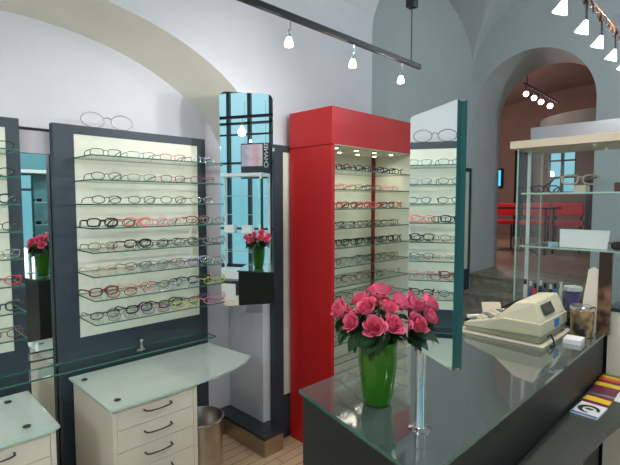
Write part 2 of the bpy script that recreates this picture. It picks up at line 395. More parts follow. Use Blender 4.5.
def eyeglasses(x, y, z, rz, shape, col, where, group, tcol=None, dark=False, sc=1.):
    fm, ls, ts = glasses_meshes(shape, col, tcol or col, dark)
    kind = 'sunglasses' if dark else 'eyeglasses'
    r = thing(kind, f'{col} {shape} {kind}, {where}', kind, (x, y, z+.0004), rz, group)
    r.scale = (sc*1.08,)*3
    o = bpy.data.objects.new('frame_front', fm); C.objects.link(o); o.parent = r
    for l in ls: o = bpy.data.objects.new('lens', l); C.objects.link(o); o.parent = r
    for t in ts: o = bpy.data.objects.new('temple', t); C.objects.link(o); o.parent = r
    return r

# ------------------------------------------------------------------ display panels
SHZ = [1.822-.1140*i for i in range(8)]
def display_panel(x0, x1, y, ztop, label, lf=.095, rf=.055, zcb=.91, shelves=SHZ, sd=.235, z0=0, sx0=None, sx1=None, top=.045):
    r = thing('eyewear_display', label, 'display panel', ((x0+x1)/2, y, z0)); cx = (x0+x1)/2
    D = .05; b = MB(); a0, a1 = x0-cx, x1-cx
    b.box(a0, a0+lf, 0, D, 0, ztop-z0).box(a1-rf, a1, 0, D, 0, ztop-z0).box(a0+lf, a1-rf, 0, D, ztop-z0-top, ztop-z0).box(a0+lf, a1-rf, 0, D, 0, zcb-z0)
    b.build('frame', M['slate'], r)
    MB().box(a0+lf, a1-rf, .003, D-.002, zcb-z0, ztop-z0-top).build('backboard', M['board'], r)
    for z in shelves:
        s0 = (sx0-cx) if sx0 is not None else a0+lf+.005; s1 = (sx1-cx) if sx1 is not None else a1-rf+.02
        MB().box(s0, s1, -sd, .0025, z-z0-.006, z-z0, 0, 1).build('shelf', [M['glass'], M['edge']], r)
    return r
def row(cx_list, y, z, where_fmt, group, pool, rot=(-.12, .12), tpool=None):
    for i, x in enumerate(cx_list):
        shp, col = pool[i % len(pool)][:2]
        tc = pool[i % len(pool)][2] if len(pool[i % len(pool)]) > 2 else None
        eyeglasses(x, y+random.uniform(-.004, .004), z, random.uniform(*rot), shp, col, where_fmt(i), group, tc)

display_panel(.695, 1.541, 2.45, 1.985, 'large slate framed eyewear display panel with cream board, centre of the left wall', shelves=SHZ, sx0=.782, sx1=1.505, sd=.245)
R_, O_, N_, T_ = 'rectangular', 'oval', 'round', 'thick rimmed'
centre = [
 [(R_, 'gunmetal', 'black'), (R_, 'silver', 'dark red'), (R_, 'red', 'gunmetal'), (O_, 'silver', 'black')],
 [(O_, 'gunmetal', 'black'), (R_, 'grey', 'dark brown'), (R_, 'dark red', 'beige'), (R_, 'dark red', 'dark brown')],
 [(O_, 'black', 'dark red'), (O_, 'navy', 'silver'), (O_, 'gunmetal', 'grey'), (O_, 'silver', 'black')]]
PL = ['leftmost', 'second from left', 'third from left', 'rightmost']
for k in range(3):
    row([.878+.178*i for i in range(4)], 2.280, SHZ[k], lambda i: f'{PL[i]} on the {ORD[k]} shelf of the central panel', 'eyeglasses on the central display panel', centre[k], rot=(-.16, .04))
back5 = [[(T_, 'black'), (T_, 'coral'), (O_, 'beige'), (T_, 'tortoiseshell')], [(O_, 'tortoiseshell'), (T_, 'black'), (O_, 'navy'), (O_, 'dark brown')],
         [(O_, 'beige'), (O_, 'gunmetal'), (O_, 'grey'), (O_, 'pale blue')], [(T_, 'dark red'), (O_, 'coral'), (O_, 'dark brown'), (T_, 'black')], [(O_, 'black'), (T_, 'black'), (T_, 'dark brown'), (O_, 'purple')]]
front5 = [[(O_, 'black'), (O_, 'pink'), (O_, 'beige'), (O_, 'grey')], [(O_, 'beige'), (O_, 'black'), (O_, 'gunmetal'), (O_, 'grey')],
          [(O_, 'beige'), (O_, 'grey'), (O_, 'purple'), (O_, 'silver')], [(O_, 'dark red'), (O_, 'silver'), (O_, 'pale blue'), (O_, 'lime')], [(O_, 'grey'), (O_, 'purple'), (O_, 'lime'), (O_, 'pink')]]
for k in range(5):
    z = SHZ[3+k]
    row([.860+.178*i for i in range(4)], 2.300, z, lambda i: f'{PL[i]} of the back row, {ORD[3+k]} shelf, central panel', 'eyeglasses on the central display panel', back5[k], rot=(-.1, .06))
    row([.915+.178*i for i in range(4)], 2.222, z, lambda i: f'{PL[i]} of the front row, {ORD[3+k]} shelf, central panel', 'eyeglasses on the central display panel', front5[k], rot=(-.15, .02))

# left panel, cut by the picture edge
display_panel(-.30, .556, 2.45, 1.985, 'slate framed eyewear display panel cut off by the left picture edge', sx0=-.24, sx1=.50, sd=.245)
lp = ['black', 'black', 'gunmetal', 'dark brown', 'silver', 'red', 'gunmetal', 'tortoiseshell']
lq = ['dark red', 'tortoiseshell', 'black', 'navy', 'gunmetal', 'beige', 'grey', 'dark brown']
for k in range(8):
    for j, (x, cc) in enumerate(((.30, lq[k]), (.425, lp[k]))):
        eyeglasses(x, 2.285 if k < 3 else 2.25, SHZ[k], random.uniform(-.1, .05), [R_, O_, T_, O_][k % 4], cc,
                   ('at the right end' if j else 'second from the right') + f' of the {ORD[k]} shelf, left edge panel', 'eyeglasses on the left edge display panel')
# corner panel behind the red cabinet and the one by the steps
display_panel(1.925, 2.75, 2.25, 1.972, 'slate framed display panel half hidden behind the red cabinet', lf=.075, rf=.075, shelves=[], zcb=.30)
display_panel(4.72, 5.30, 2.54, 2.01, 'far display panel of dark frame and cream board beside the stone steps', lf=.05, rf=.05, shelves=[], z0=LZ*3/4+.001, zcb=.80)

# oversized wire spectacles
r = thing('spectacles_sculpture', 'oversized grey wire spectacles standing on top of the central display panel', 'decoration', (.968, 2.474, 1.985))
f = MB()
for s_ in (-1, 1):
    f.tube([(s_*.076+.057*math.cos(2*PI*i/32), 0, .0405+.0375*math.sin(2*PI*i/32)) for i in range(32)], .0036, 6, closed=True)
f.tube([(-.019, 0, .050), (-.008, 0, .058), (.008, 0, .058), (.019, 0, .050)], .0034, 6)
M['wire'] = mat('matt grey wire', (.28, .27, .26), .4, .6)
f.build('wire_rims', M['wire'], r, True)

# gap mirror between the panels
r = thing('wall_mirror', 'narrow tall mirror in the gap between the two left display panels', 'mirror', (.62, 2.512, 0))
MB().box(-.14, .16, 0, .006, .10, 1.835).build('mirror_glass', M['mirror'], r)
MB().box(-.14, .16, .008, .02, .08, 1.96).build('backing_board', M['slate'], r)
MB().box(-.14, .16, -.004, .006, 1.837, 1.945).build('cover_panel', mat('grey frosted cover', (.42, .41, .44), .5), r)
MB().tube([(-.15, -.006, 1.953), (.17, -.006, 1.953)], .006, 8).build('top_rod', M['gun'], r, True)

# long glass ledge with clamp
r = thing('glass_ledge', 'long narrow clear glass ledge running in front of the left display panels', 'shelf', (0, 2.37, .795))
MB().box(-.28, 1.50, -.075, .078, 0, .008, 0, 1).build('glass_plate', [M['glass'], M['edge']], r)
for x, nm in ((1.09, 1), (.10, 0)):
    cl = MB().box(x-.022, x+.022, .045, .0775, -.016, 0).build('clamp', M['chrome'], r, bevel=.002)
    MB().lathe([(0.001, 0), (.011, 0), (.012, .010), (.007, .014), (.007, .030), (.013, .034), (.013, .048), (.001, .05)], 16, (x, .035, .008)).build('clamp_screw', M['chrome'], cl, True)

# ------------------------------------------------------------------ drawer cabinets
def drawer_cabinet(x0, x1, label):
    cx = (x0+x1)/2; r = thing('drawer_cabinet', label, 'cabinet', (cx, 1.885, 0)); w = (x1-x0)/2; D = .475
    b = MB(); b.box(-w, -w+.018, 0, D, .04, .735).box(w-.018, w, 0, D, .04, .735).box(-w+.018, w-.018, .02, D, .04, .055).box(-w+.018, w-.018, .02, D, .717, .735).box(-w+.018, w-.018, D-.01, D, .055, .717)
    b.build('carcass', M['ivory'], r)
    MB().box(-w+.03, w-.03, .03, D-.02, 0, .04).build('toe_kick', M['ivory_in'], r)
    for k in range(7):
        z1 = .731-.097*k; z0 = z1-.0945
        d = MB().box(-w+.0195, w-.0195, .002, .022, z0, z1).build('drawer', M['ivory'], r)
        h = MB(); zc = z1-.036
        P = [(-.062, 0, 0), (-.060, -.020, -.001), (-.045, -.027, -.002), (0, -.030, -.003), (.045, -.027, -.002), (.060, -.020, -.001), (.062, 0, 0)]
        h.tube([(x, .002+y, zc+z) for x, y, z in P], [.004, .004, .0035, .003, .0035, .004, .004], 8)
        for s_ in (-1, 1): h.lathe([(.001, 0), (.007, 0), (.007, .003), (.001, .003)], 10, (0, 0, 0)) if 0 else None
        h.build('handle', M['gun'], d, True)
    return r
drawer_cabinet(.722, 1.120, 'ivory drawer cabinet with bow handles under the central display panel')
drawer_cabinet(.11, .508, 'ivory drawer cabinet in the lower left picture corner')
def standoffs(r, pts):
    for x, y in pts:
        MB().lathe([(.001, 0), (.014, 0), (.014, .003), (.011, .005), (.001, .005)], 16, (x, y, .010)).build('cap_bolt', M['gun'], r, True)
r = thing('glass_worktop', 'frosted mint glass top on the central drawer cabinet with a curved overhanging end', 'glass top', (.9, 2.1, .7355))
P = [(.706, 1.868), (1.00, 1.868), (1.12, 1.872), (1.25, 1.885), (1.38, 1.918), (1.47, 1.955), (1.528, 1.998), (1.53, 2.01), (1.497, 2.375), (.706, 2.375)]
MB().prism([(x-.9, y-2.1) for x, y in P], 0, .010, 0, 1).build('glass_plate', [M['frost'], M['edge_light']], r)
standoffs(r, [(-.13, -.15), (-.15, .19)])
MB().tube([(.50, .20, -.004), (.50, .345, -.10)], .006, 8).build('support_strut', M['chrome'], r, True)
r = thing('glass_worktop', 'frosted mint glass top on the drawer cabinet in the lower left corner', 'glass top', (.1, 2.1, .7355))
P = [(-.30, 1.868), (.50, 1.868), (.523, 1.882), (.523, 2.34), (-.30, 2.34)]
MB().prism([(x-.1, y-2.1) for x, y in P], 0, .010, 0, 1).build('glass_plate', [M['frost'], M['edge_light']], r)
standoffs(r, [(.33, -.14), (.33, .16)])

# waste bin and crumpled papers
r = thing('waste_bin', 'round stainless steel waste bin beside the central drawer cabinet', 'bin', (1.268, 2.10, 0))
MB().lathe([(.108, 0), (.110, .012), (.115, .44), (.122, .447), (.122, .455), (.116, .458), (.111, .452), (.106, .02), (.001, .018)], 40).build('drum', M['bin'], r, True)
MB().tube([(.122*math.cos(2*PI*i/40), .122*math.sin(2*PI*i/40), .452) for i in range(40)], .004, 6, closed=True).build('rim_ring', M['chrome'], r, True)
for q, (dx, dy, dz) in enumerate([(.02, -.04, .10), (-.035, .03, .10), (.03, .04, .16)]):
    b = MB(); rr = .05
    for i in range(7):
        for j in range(10): pass
    bm = bmesh.new(); bmesh.ops.create_icosphere(bm, subdivisions=3, radius=rr)
    for v in bm.verts: v.co *= 1+random.uniform(-.22, .12)
    me = bpy.data.meshes.new('crumpled_paper'); bm.to_mesh(me); bm.free(); me.materials.append(M['paper'])
    o = bpy.data.objects.new('crumpled_paper', me); C.objects.link(o); o.location = (1.268+dx, 2.10+dy, dz-.03)
    tag(o, 'crumpled white paper ball inside the round steel waste bin', 'paper', 'crumpled papers in the waste bin')

# corner mirror on arm
ang = math.atan2(.525, .851)   # mirror plane faces the counter
mc = Vector((1.654, 2.18)); tdir = Vector((.851, -.525)); nb = Vector((.525, .851))
r = thing('wall_mirror', 'tall mirror with rounded corners on brackets at the white pier corner', 'mirror', (1.654, 2.18, .985), math.atan2(-.525, .851))
def rrect(w, z0, z1, rad, n=8):
    out = []
    for cx, cz, a0 in ((w-rad, z1-rad, 0), (-w+rad, z1-rad, PI/2), (-w+rad, z0+rad, PI), (w-rad, z0+rad, 1.5*PI)):
        for i in range(n+1):
            a = a0+PI/2*i/n; out.append((cx+rad*math.cos(a), cz+rad*math.sin(a)))
    return out
def slab(pts, y0, y1, mi=0, side=0):
    b = MB(); n = len(pts); vs = [(x, y0, z) for x, z in pts]+[(x, y1, z) for x, z in pts]
    b.add(vs, [tuple(range(n)), tuple(range(n, 2*n))[::-1]], mi); b.add(vs, [(i, n+i, n+(i+1) % n, (i+1) % n) for i in range(n)], side); return b
slab(rrect(.156, 0, 1.255, .038), 0, .006, 0, 1).build('mirror_glass', [M['mirror'], M['edge']], r)
slab(rrect(.150, .006, 1.249, .034), .006, .012).build('backing_board', M['white_metal'], r)
for s_ in (-1, 1):
    MB().box(s_*.157-.006, s_*.157+.006, -.004, .016, .92, .94).build('clip', M['chrome'], r, bevel=.001)
    # arm reaching back to the pier / the recess wall
for s_, L in ((1, .10), (-1, .10)):
    MB().tube([(.05+.04*s_, .012, .25 if s_ < 0 else .95), (.155, .155, .25 if s_ < 0 else .95)], .007, 8).build('bracket_arm', M['chrome'], r, True)

# ------------------------------------------------------------------ red cabinet
RX0, RX1, RY0, RY1 = 2.045, 2.950, 1.860, 2.235
r = thing('red_cabinet', 'tall open red lacquered display cabinet with lit glass shelves of eyewear', 'cabinet', ((RX0+RX1)/2, RY0, 0)); cx = (RX0+RX1)/2
w = (RX1-RX0)/2; D = RY1-RY0; H0 = 1.953
MB().box(-w, w, 0, D, H0, 2.178).build('header', M['red'], r, bevel=.002)
MB().box(-w, -w+.03, .002, D, .0, H0-.004).build('side_panel', M['red'], r)
MB().box(w-.022, w, .002, D, .0, H0-.004).build('side_panel', M['white_metal'], r)
MB().box(-w+.03, w-.022, .01, D, 0, .10).build('base', M['red'], r)
MB().box(-w+.03, w-.022, D-.018, D, .10, H0-.001).build('back_board', M['board'], r)
MB().box(w-.026, w-.0222, .025, D-.018, .10, H0-.001).build('side_lining', M['board'], r)
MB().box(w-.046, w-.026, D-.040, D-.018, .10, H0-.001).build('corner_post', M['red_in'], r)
MB().box(-w+.03, w-.022, .0, D-.018, H0-.0035, H0-.0005).build('header_lining', M['board'], r)
dl = []
for x in (-.30, -.10, .10, .30):
    for y in (.10, .25):
        d = MB().lathe([(.001, 0), (.026, 0), (.030, .004), (.001, .004)], 20, (x, y, H0-.0078)).build('downlight', M['chrome'], r, True)
        MB().lathe([(.001, 0), (.013, 0), (.013, .002), (.001, .002)], 16, (x, y, H0-.010)).build('lamp_disc', M['bulb_down'], d)
    dl.append((cx+x, RY0+.16))
for i, (x, y) in enumerate(dl): spot('cabinet_downlight', (x, y, H0-.016), (x, y+.03, 0), 3.2, 150, 1., (1, .96, .78), .06)
RZ = [1.806-.1225*i for i in range(13)]
for z in RZ: MB().box(-w+.031, w-.027, .012, D-.042, z-.006, z, 0, 1).build('shelf', [M['glass'], M['edge']], r)
rp = ['black dark_brown black black black black', 'coral coral dark_brown black coral coral', 'red dark_red red red black red', 'black black black black tortoiseshell black',
      'black black black black black black', 'gunmetal grey navy black black tortoiseshell', 'gunmetal dark_red dark_red black grey silver', 'black gunmetal silver silver silver', 'silver gunmetal silver', 'gunmetal silver']
shp = [T_, R_, T_, R_, T_, O_, R_, R_, R_, R_]
P6 = ['leftmost', 'second from left', 'third from left', 'fourth from left', 'fifth from left', 'rightmost']
for k, s_ in enumerate(rp):
    cs = [c.replace('_', ' ') for c in s_.split()]
    for i, cc in enumerate(cs):
        pos = P6[i] if (i < len(cs)-1) else 'rightmost'
        eyeglasses(RX0+.135+(.143 if len(cs) > 3 else .2)*i, RY0+.09+.02*((i*k) % 2), RZ[k], random.uniform(-.28, .15), shp[k], cc,
                   f'{pos} on the {ORD[k]} shelf of the red cabinet', 'eyeglasses in the red cabinet')

# ------------------------------------------------------------------ reception counter
CZ = 1.0
P = [(.985, 1.035), (2.43, 1.035), (2.43, .498), (.848, .498)]
r = thing('reception_counter', 'long anthracite counter with a glossy grey glass top across the right foreground', 'counter', (1.6, .77, 0))
MB().prism([(x-1.6, y-.77) for x, y in [(.995, 1.027), (2.43, 1.027), (2.43, .506), (.862, .506)]], 0, CZ-.012).build('body', M['counter'], r)
MB().prism([(x-1.6, y-.77) for x, y in P], CZ-.012, CZ, 0, 1).build('glass_top', [M['counter_top'], M['edge']], r)
P = [(.30, .503), (.30, .385), (1.2, .385), (1.60, .378), (1.84, .362), (2.00, .342), (2.20, .30), (2.44, .22), (2.44, .503)]
r = thing('brochure_ledge', 'dark grey curved ledge along the front face of the counter', 'ledge', (1.6, .45, .77))
MB().prism([(x-1.6, y-.45) for x, y in P], 0, .03).build('board', mat('grey green laminate', (.055, .060, .052), .35, noise=.05), r)
for x in (-.9, .1, .75): MB().prism([(x-.012, .049), (x+.012, .049), (x+.012, -.05), (x-.012, -.05)], -.12, 0).build('bracket', M['gun'], r)

# brochures on the ledge
def slabx(name, label, cat, x, y, z, w, d, h, rz, m, group=None):
    o = MB().box(-w/2, w/2, -d/2, d/2, 0, h).build(name, m, None, loc=(x, y, z), rotz=rz); return tag(o, label, cat, group)
yel, mar, blk, wht, org = (.85, .60, .03), (.22, .02, .06), (.02, .02, .02), (.7, .72, .75), (.8, .12, .04)
r = thing('brochure', 'white brochure with a thick black ring mark nearest on the ledge', 'brochure', (1.965, .447, .8002), -.05)
MB().box(-.065, .065, -.045, .045, 0, .006).build('cover', M['white'], r)
rm = MB(); n = 26
for i in range(n+1):
    a_ = math.radians(-100)+math.radians(290)*i/n; wd = .008+.011*math.sin(PI*i/n)
    rm.add([((.034-wd/2)*math.cos(a_), (.030-wd/2)*math.sin(a_), .0063), ((.034+wd/2)*math.cos(a_), (.030+wd/2)*math.sin(a_), .0063)], [])
rm.f = [(2*i, 2*i+1, 2*i+3, 2*i+2) for i in range(n)]; rm.m = [0]*n
o_ = len(rm.v); rm.add([(.010*math.cos(2*PI*i/20)+.002, .015*math.sin(2*PI*i/20), .0063) for i in range(20)], [tuple(range(20))])
rm.build('ring_mark', M['black'], r)
MB().box(-.064, -.052, -.044, .044, .006, .0064).build('blue_stripe', mat('blue print', (.03, .10, .45), .3), r)
slabx('brochure', 'maroon and yellow banded brochure just behind the white ring brochure', 'brochure', 2.085, .448, .8002, .12, .092, .004, -.05, band_mat('maroon yellow print', [mar, mar, yel, yel, mar], 0, 8, .5, .12))
slabx('brochure', 'brochure with a dark green and violet landscape picture on maroon, mid ledge', 'brochure', 2.205, .450, .8002, .12, .095, .005, .03, band_mat('landscape print', [(.05, .08, .02), (.25, .22, .40), (.06, .05, .02), mar], 0, 8, .5, .5))
slabx('brochure', 'yellow brochure with maroon edge in front of the orange one', 'brochure', 2.300, .452, .8002, .07, .095, .006, 0, band_mat('yellow print', [yel, yel, mar], 0, 12, .5, .1))
slabx('brochure', 'orange red brochure with yellow rim at the far end of the ledge', 'brochure', 2.388, .453, .8002, .09, .092, .008, 0, band_mat('orange print', [org, org, yel, (.2, .15, .02)], 0, 10, .5, .2))
slabx('paper_sheet', 'blank white paper sheet beside the brochures at the right picture edge', 'paper', 2.25, .358, .8002, .24, .085, .002, -.18, M['white'])

# beige pedestal and base by the counter end
r = thing('pedestal_cabinet', 'beige cabinet closing the right end of the counter', 'cabinet', (2.60, 0, 0))
MB().box(-.15, .02, -.6, .495, 0, 1.10).build('body', M['ivory'], r)
MB().box(-.155, .02, -.6, .497, 1.10, 1.115).build('top', M['slate_dark'], r)

# cash register
r = thing('cash_register', 'ivory cash register with raised printer hood on the counter', 'cash register', (2.165, .806, CZ+.008))
def extr(prof, x0, x1):
    b = MB(); n = len(prof); vs = [(x0, y, z) for y, z in prof]+[(x1, y, z) for y, z in prof]
    b.add(vs, [tuple(range(n)), tuple(range(n, 2*n))[::-1]]); b.add(vs, [(i, n+i, n+(i+1) % n, (i+1) % n) for i in range(n)]); return b
extr([(.160, .002), (.165, .022), (-.166, .034), (-.160, .002)], -.170, .170).build('base', M['reg_low'], r, bevel=.003)
extr([(.168, .022), (.168, .036), (.150, .044), (.02, .078), (-.01, .088), (-.168, .088), (-.170, .034)], -.175, .175).build('housing', M['reg'], r, bevel=.005)
hood = MB(); q0 = [(.03, .080), (-.045, .158), (-.125, .168), (-.163, .088)]
vs = [(-.165, y, z) for y, z in q0]+[(.170, y, z) for y, z in q0]
vs[1] = (-.135, -.05, .158); vs[2] = (-.140, -.13, .166)
hood.add(vs, [(0, 1, 2, 3), (7, 6, 5, 4), (0, 4, 5, 1), (1, 5, 6, 2), (2, 6, 7, 3), (3, 7, 4, 0)]); hood.build('hood', M['reg'], r, bevel=.006)
# slanted paper window on the hood, customer display, sticker
MB().add([(-.10, .020, .092), (.06, .020, .092), (.06, -.034, .149), (-.10, -.034, .149)], [(0, 1, 2, 3)]).xf(Matrix.Translation((-.02, .004, .003))).build('paper_slot', M['black'], r)
def hoodface(u0, u1, v0, v1, e=.007):
    out = []
    for u, v in ((u0, v0), (u1, v0), (u1, v1), (u0, v1)):
        out.append((u, -.163-e+(.038)*v, .088+.08*v))
    return out
MB().add(hoodface(-.10, .03, .25, .80), [(0, 1, 2, 3)]).build('customer_display', M['screen'], r)
MB().box(-.01, .045, -.1735, -.1705, .045, .080).build('sticker', M['sticker'], r)
for i in range(6):
    for j in range(4):
        x = -.13+.042*i; y = .14-.027*j; z = .0445+(.15-y)*.262
        MB().box(x-.014, x+.014, y-.009, y+.009, z, z+.008).build('key', M['mat_board'] if (i+j) % 3 else M['grey_metal'], r)
MB().tube([(-.10, -.172, .02), (-.105, -.185, .035), (-.10, -.196, .012), (-.12, -.205, -.004), (-.15, -.20, -.004)], .004, 8).build('cable', M['black'], r, True)
tag(MB().box(-.20, .19, -.185, .20, 0, .0075).build('base_board', M['mat_board'], None, bevel=.002, loc=(2.165, .803, CZ)), 'beige board lying under the cash register', 'board')
tag(MB().box(-.04, .04, -.034, .034, 0, .020).build('card_stack', M['white'], None, bevel=.001, loc=(2.165, .560, CZ), rotz=.06), 'small stack of white cards on the counter before the cash register', 'cards')
# pen tin
r = thing('pencil_tin', 'round metal tin with black and white picture at the counter end', 'tin', (2.300, .565, CZ))
MB().lathe([(.044, 0), (.047, .003), (.047, .118), (.049, .122)], 32).build('drum', band_mat('tin print', [(.01, .01, .01), (.02, .02, .02), (.45, .28, .12), (.02, .02, .02), (.7, .7, .66), (.01, .01, .01)], 0, 8, .2, .8), r, True)
MB().lathe([(.049, .120), (.051, .124), (.051, .134), (.046, .138), (.001, .139)], 32).build('lid', M['chrome'], r, True)
# display book: cream wedge with a brown portrait print
r = thing('picture_stand', 'cream display stand with a dark brown picture at the counter end', 'display stand', (2.395, .53, CZ), .0)
b = MB(); yz = [(.075, 0), (.0, 0), (.0, .285), (.022, .30), (.040, .29)]; n = len(yz)
b.add([(0, y, z) for y, z in yz]+[(.03, y, z) for y, z in yz], [tuple(range(n)), tuple(range(n, 2*n))[::-1]]+[(i, n+i, n+(i+1) % n, (i+1) % n) for i in range(n)])
b.build('wedge', M['ivory'], r)
MB().box(-.004, .020, -.052, -.002, 0, .375).build('picture_board', band_mat('brown portrait print', [(.02, .012, .01), (.10, .05, .03), (.03, .015, .01), (.26, .14, .07), (.04, .02, .012)], 2, 1.5, .0, .9), r)
# clutter beyond the register
tag(MB().add([(-.05, 0, 0), (.05, 0, 0), (.05, .03, .07), (-.05, .03, .07), (-.05, .004, 0), (.05, .004, 0), (.05, .034, .07), (-.05, .034, .07)], [(0, 1, 2, 3), (7, 6, 5, 4), (0, 4, 5, 1), (1, 5, 6, 2), (2, 6, 7, 3), (3, 7, 4, 0)]).build('note_card', M['fascia'], None, loc=(2.36, .995, CZ), rotz=-PI/4), 'beige blank card leaning behind the cash register', 'card')
r = thing('stapler', 'small black and white stapler behind the left end of the cash register', 'stapler', (2.20, 1.015, CZ), -.6)
MB().box(-.05, .05, -.012, .012, 0, .018).build('foot', M['black'], r, bevel=.003)
MB().box(-.045, .045, -.011, .011, .020, .036).build('arm', M['white'], r, bevel=.004)

# vitrine (glass showcase) on its base behind the counter
VX0, VX1, VY0, VY1, VB = 2.72, 3.12, -.50, 1.03, 1.0
tag(MB().box(2.622, 3.14, -.55, 1.06, 0, VB).build('showcase_base', M['counter'], None), 'dark base cabinet under the glass showcase beyond the counter', 'cabinet')
r = thing('glass_showcase', 'tall glass showcase with beige top fascia behind the cash register', 'showcase', (2.9, .25, VB))
ox, oy = 2.9, .25
def L(x0, x1, y0, y1, z0, z1, b=None, **k): return (b or MB()).box(x0-ox, x1-ox, y0-oy, y1-oy, z0-VB, z1-VB, **k)
L(VX0-.02, VX1+.02, VY0, VY1+.035, 1.908, 1.95).build('top_fascia', M['fascia'], r, bevel=.001)
L(VX0+.30, VX1+.06, VY0, VY1+.035, 1.955, 2.065).build('light_box', M['grey_fascia'], r)
L(VX0, VX0+.006, VY0+.01, VY1, VB, 1.907, side=1).build('front_glass', [M['vglass'], M['edge_light']], r)
L(VX0+.008, VX1, VY1-.006, VY1, VB, 1.907, side=1).build('side_glass', [M['vglass'], M['edge_light']], r)
L(VX0+.008, VX1, VY0+.01, VY0+.016, VB, 1.907, side=1).build('side_glass', [M['vglass'], M['edge_light']], r)
L(VX1-.006, VX1, VY0+.02, VY1-.012, VB, 1.907, side=1).build('back_glass', [M['vglass'], M['edge_light']], r)
L(2.864, 2.880, VY1-.024, VY1-.008, VB, 1.907).build('post', M['white_metal'], r)
L(2.868, 2.880, VY0+.02, VY0+.032, VB, 1.907).build('post', M['white_metal'], r)
S1, S2 = 1.655, 1.352
for z in (S1, S2): L(VX0+.010, VX1-.008, VY0+.035, VY1-.024, z-.008, z, side=1).build('shelf', [M['glass'], M['edge_light']], r)
# inside the showcase
r = thing('price_card', 'blank white card standing on the lower shelf of the glass showcase', 'card', (2.80, .700, S2))
MB().add([(0, -.115, 0), (0, .115, 0), (.035, .125, .098), (.035, -.118, .098), (.004, -.115, 0), (.004, .115, 0), (.039, .125, .098), (.039, -.118, .098)], [(0, 1, 2, 3), (7, 6, 5, 4), (0, 4, 5, 1), (1, 5, 6, 2), (2, 6, 7, 3), (3, 7, 4, 0)]).build('card_face', M['white'], r)
eyeglasses(2.86, .915, S1, -PI/2+.5, T_, 'dark brown', 'left end of the upper shelf in the glass showcase', 'eyeglasses in the showcase')
eyeglasses(2.85, .735, S1+.0405, -PI/2+.65, T_, 'beige', 'large pair on an ivory block, upper showcase shelf', 'eyeglasses in the showcase', tcol='tortoiseshell', sc=1.35)
tag(MB().box(-.03, .05, -.03, .03, 0, .04).build('display_block', M['fascia'], None, loc=(2.87, .735, S1)), 'small ivory block under the beige eyeglasses in the showcase', 'block')
eyeglasses(2.82, .50, S2, -PI/2+.4, T_, 'black', 'right of the white card on the lower showcase shelf', 'eyeglasses in the showcase', dark=True)
tag(MB().box(-.03, .03, -.05, .05, 0, .05).build('spectacle_case', M['brown'], None, bevel=.006, loc=(2.85, .52, S1)), 'brown leather spectacle case on the upper showcase shelf', 'case')
# cups and pens on the showcase floor
for i, (y, c, h) in enumerate([(.985, 'white', .15), (.958, 'purple', .14), (.931, 'red_seat', .13), (.904, 'slate', .150), (.877, 'purple', .14), (.850, 'black', .135), (.823, 'sticker', .145), (.796, 'white', .155)]):
    nmz = ['white', 'violet', 'red', 'slate grey', 'dark violet', 'black', 'blue', 'tall white'][i]
    r = thing('spray_bottle', f'{nmz} lens cleaner bottle in the row behind the cash register', 'bottle', (2.78+.01*(i % 2), y, VB), 0, 'lens cleaner bottles behind the register')
    MB().lathe([(.010, 0), (.011, .003), (.011, h*.7), (.006, h*.8)], 14).build('bottle_body', M[c], r, True)
    MB().lathe([(.007, h*.8), (.007, h), (.001, h)], 12).build('cap', M['white'] if i % 2 else M['black'], r, True)
r = thing('plastic_cup', 'violet cup holding a white comb rack behind the pen tin', 'cup', (2.785, .735, VB))
MB().lathe([(.030, 0), (.036, .11), (.034, .11), (.028, .004), (.001, .004)], 24).build('cup', M['purple'], r, True)
tag(MB().lathe([(.035, .0), (.045, .006), (.045, .028), (.034, .030)], 24, flute=.09, fl=9).build('ruffled_tray', M['white'], None, True, loc=(2.785, .735, VB+.1105)), 'white ruffled tray resting on the violet cup', 'tray')
tag(MB().tube([(.035*math.cos(2*PI*i/20), .035*math.sin(2*PI*i/20), .02+.008*math.sin(i)) for i in range(20)], .014, 8, closed=True).build('tape_roll', M['fascia'], None, True, loc=(2.80, .640, VB-.0055)), 'beige tape roll beside the violet cup behind the register', 'tape')

# ------------------------------------------------------------------ mirror on a pole
a = math.radians(60.3); tv = (math.cos(a), math.sin(a)); nv = (-math.sin(a), math.cos(a))
r = thing('counter_mirror', 'two sided rectangular mirror on a chrome pole standing on the counter', 'mirror', (1.028, .606, CZ), a)
# local x along the mirror, local y towards the display panels
MB().lathe([(.030, 0), (.030, .003), (.016, .006), (.0135, .010), (.0135, .215), (.001, .215)], 28, (.022, .0, 0)).build('pole', M['chrome'], r, True)
zt, zb = .826, .213
x0, x1 = -.140, .076
MB().box(x0, x1, .006, .012, zb+.004, zt, side=1).build('mirror_glass', [M['mirror'], M['teal']], r)
MB().box(x0+.006, x1-.006, -.007, .006, zb+.006, zt-.001).build('core', M['teal'], r)
MB().box(x0, x1, -.013, -.007, zb+.004, zt, side=1).build('mirror_glass', [M['mirror'], M['teal']], r)
MB().box(.004, .040, -.010, .010, zb-.006, zb+.012).build('clamp', M['chrome'], r, bevel=.001)

# ------------------------------------------------------------------ vase with roses
VV = Vector((1.088, .802, CZ))
r = thing('flower_vase', 'tall green glass vase of pink roses standing on the counter', 'vase', VV)
prof = [(.034, .0), (.040, .004), (.046, .03), (.052, .08), (.0565, .13), (.0575, .17), (.0575, .192), (.055, .192), (.0535, .16), (.047, .07), (.038, .02), (.001, .014)]
MB().lathe(prof, 48, flute=.012, fl=12).build('glass_body', M['vase'], r, True)

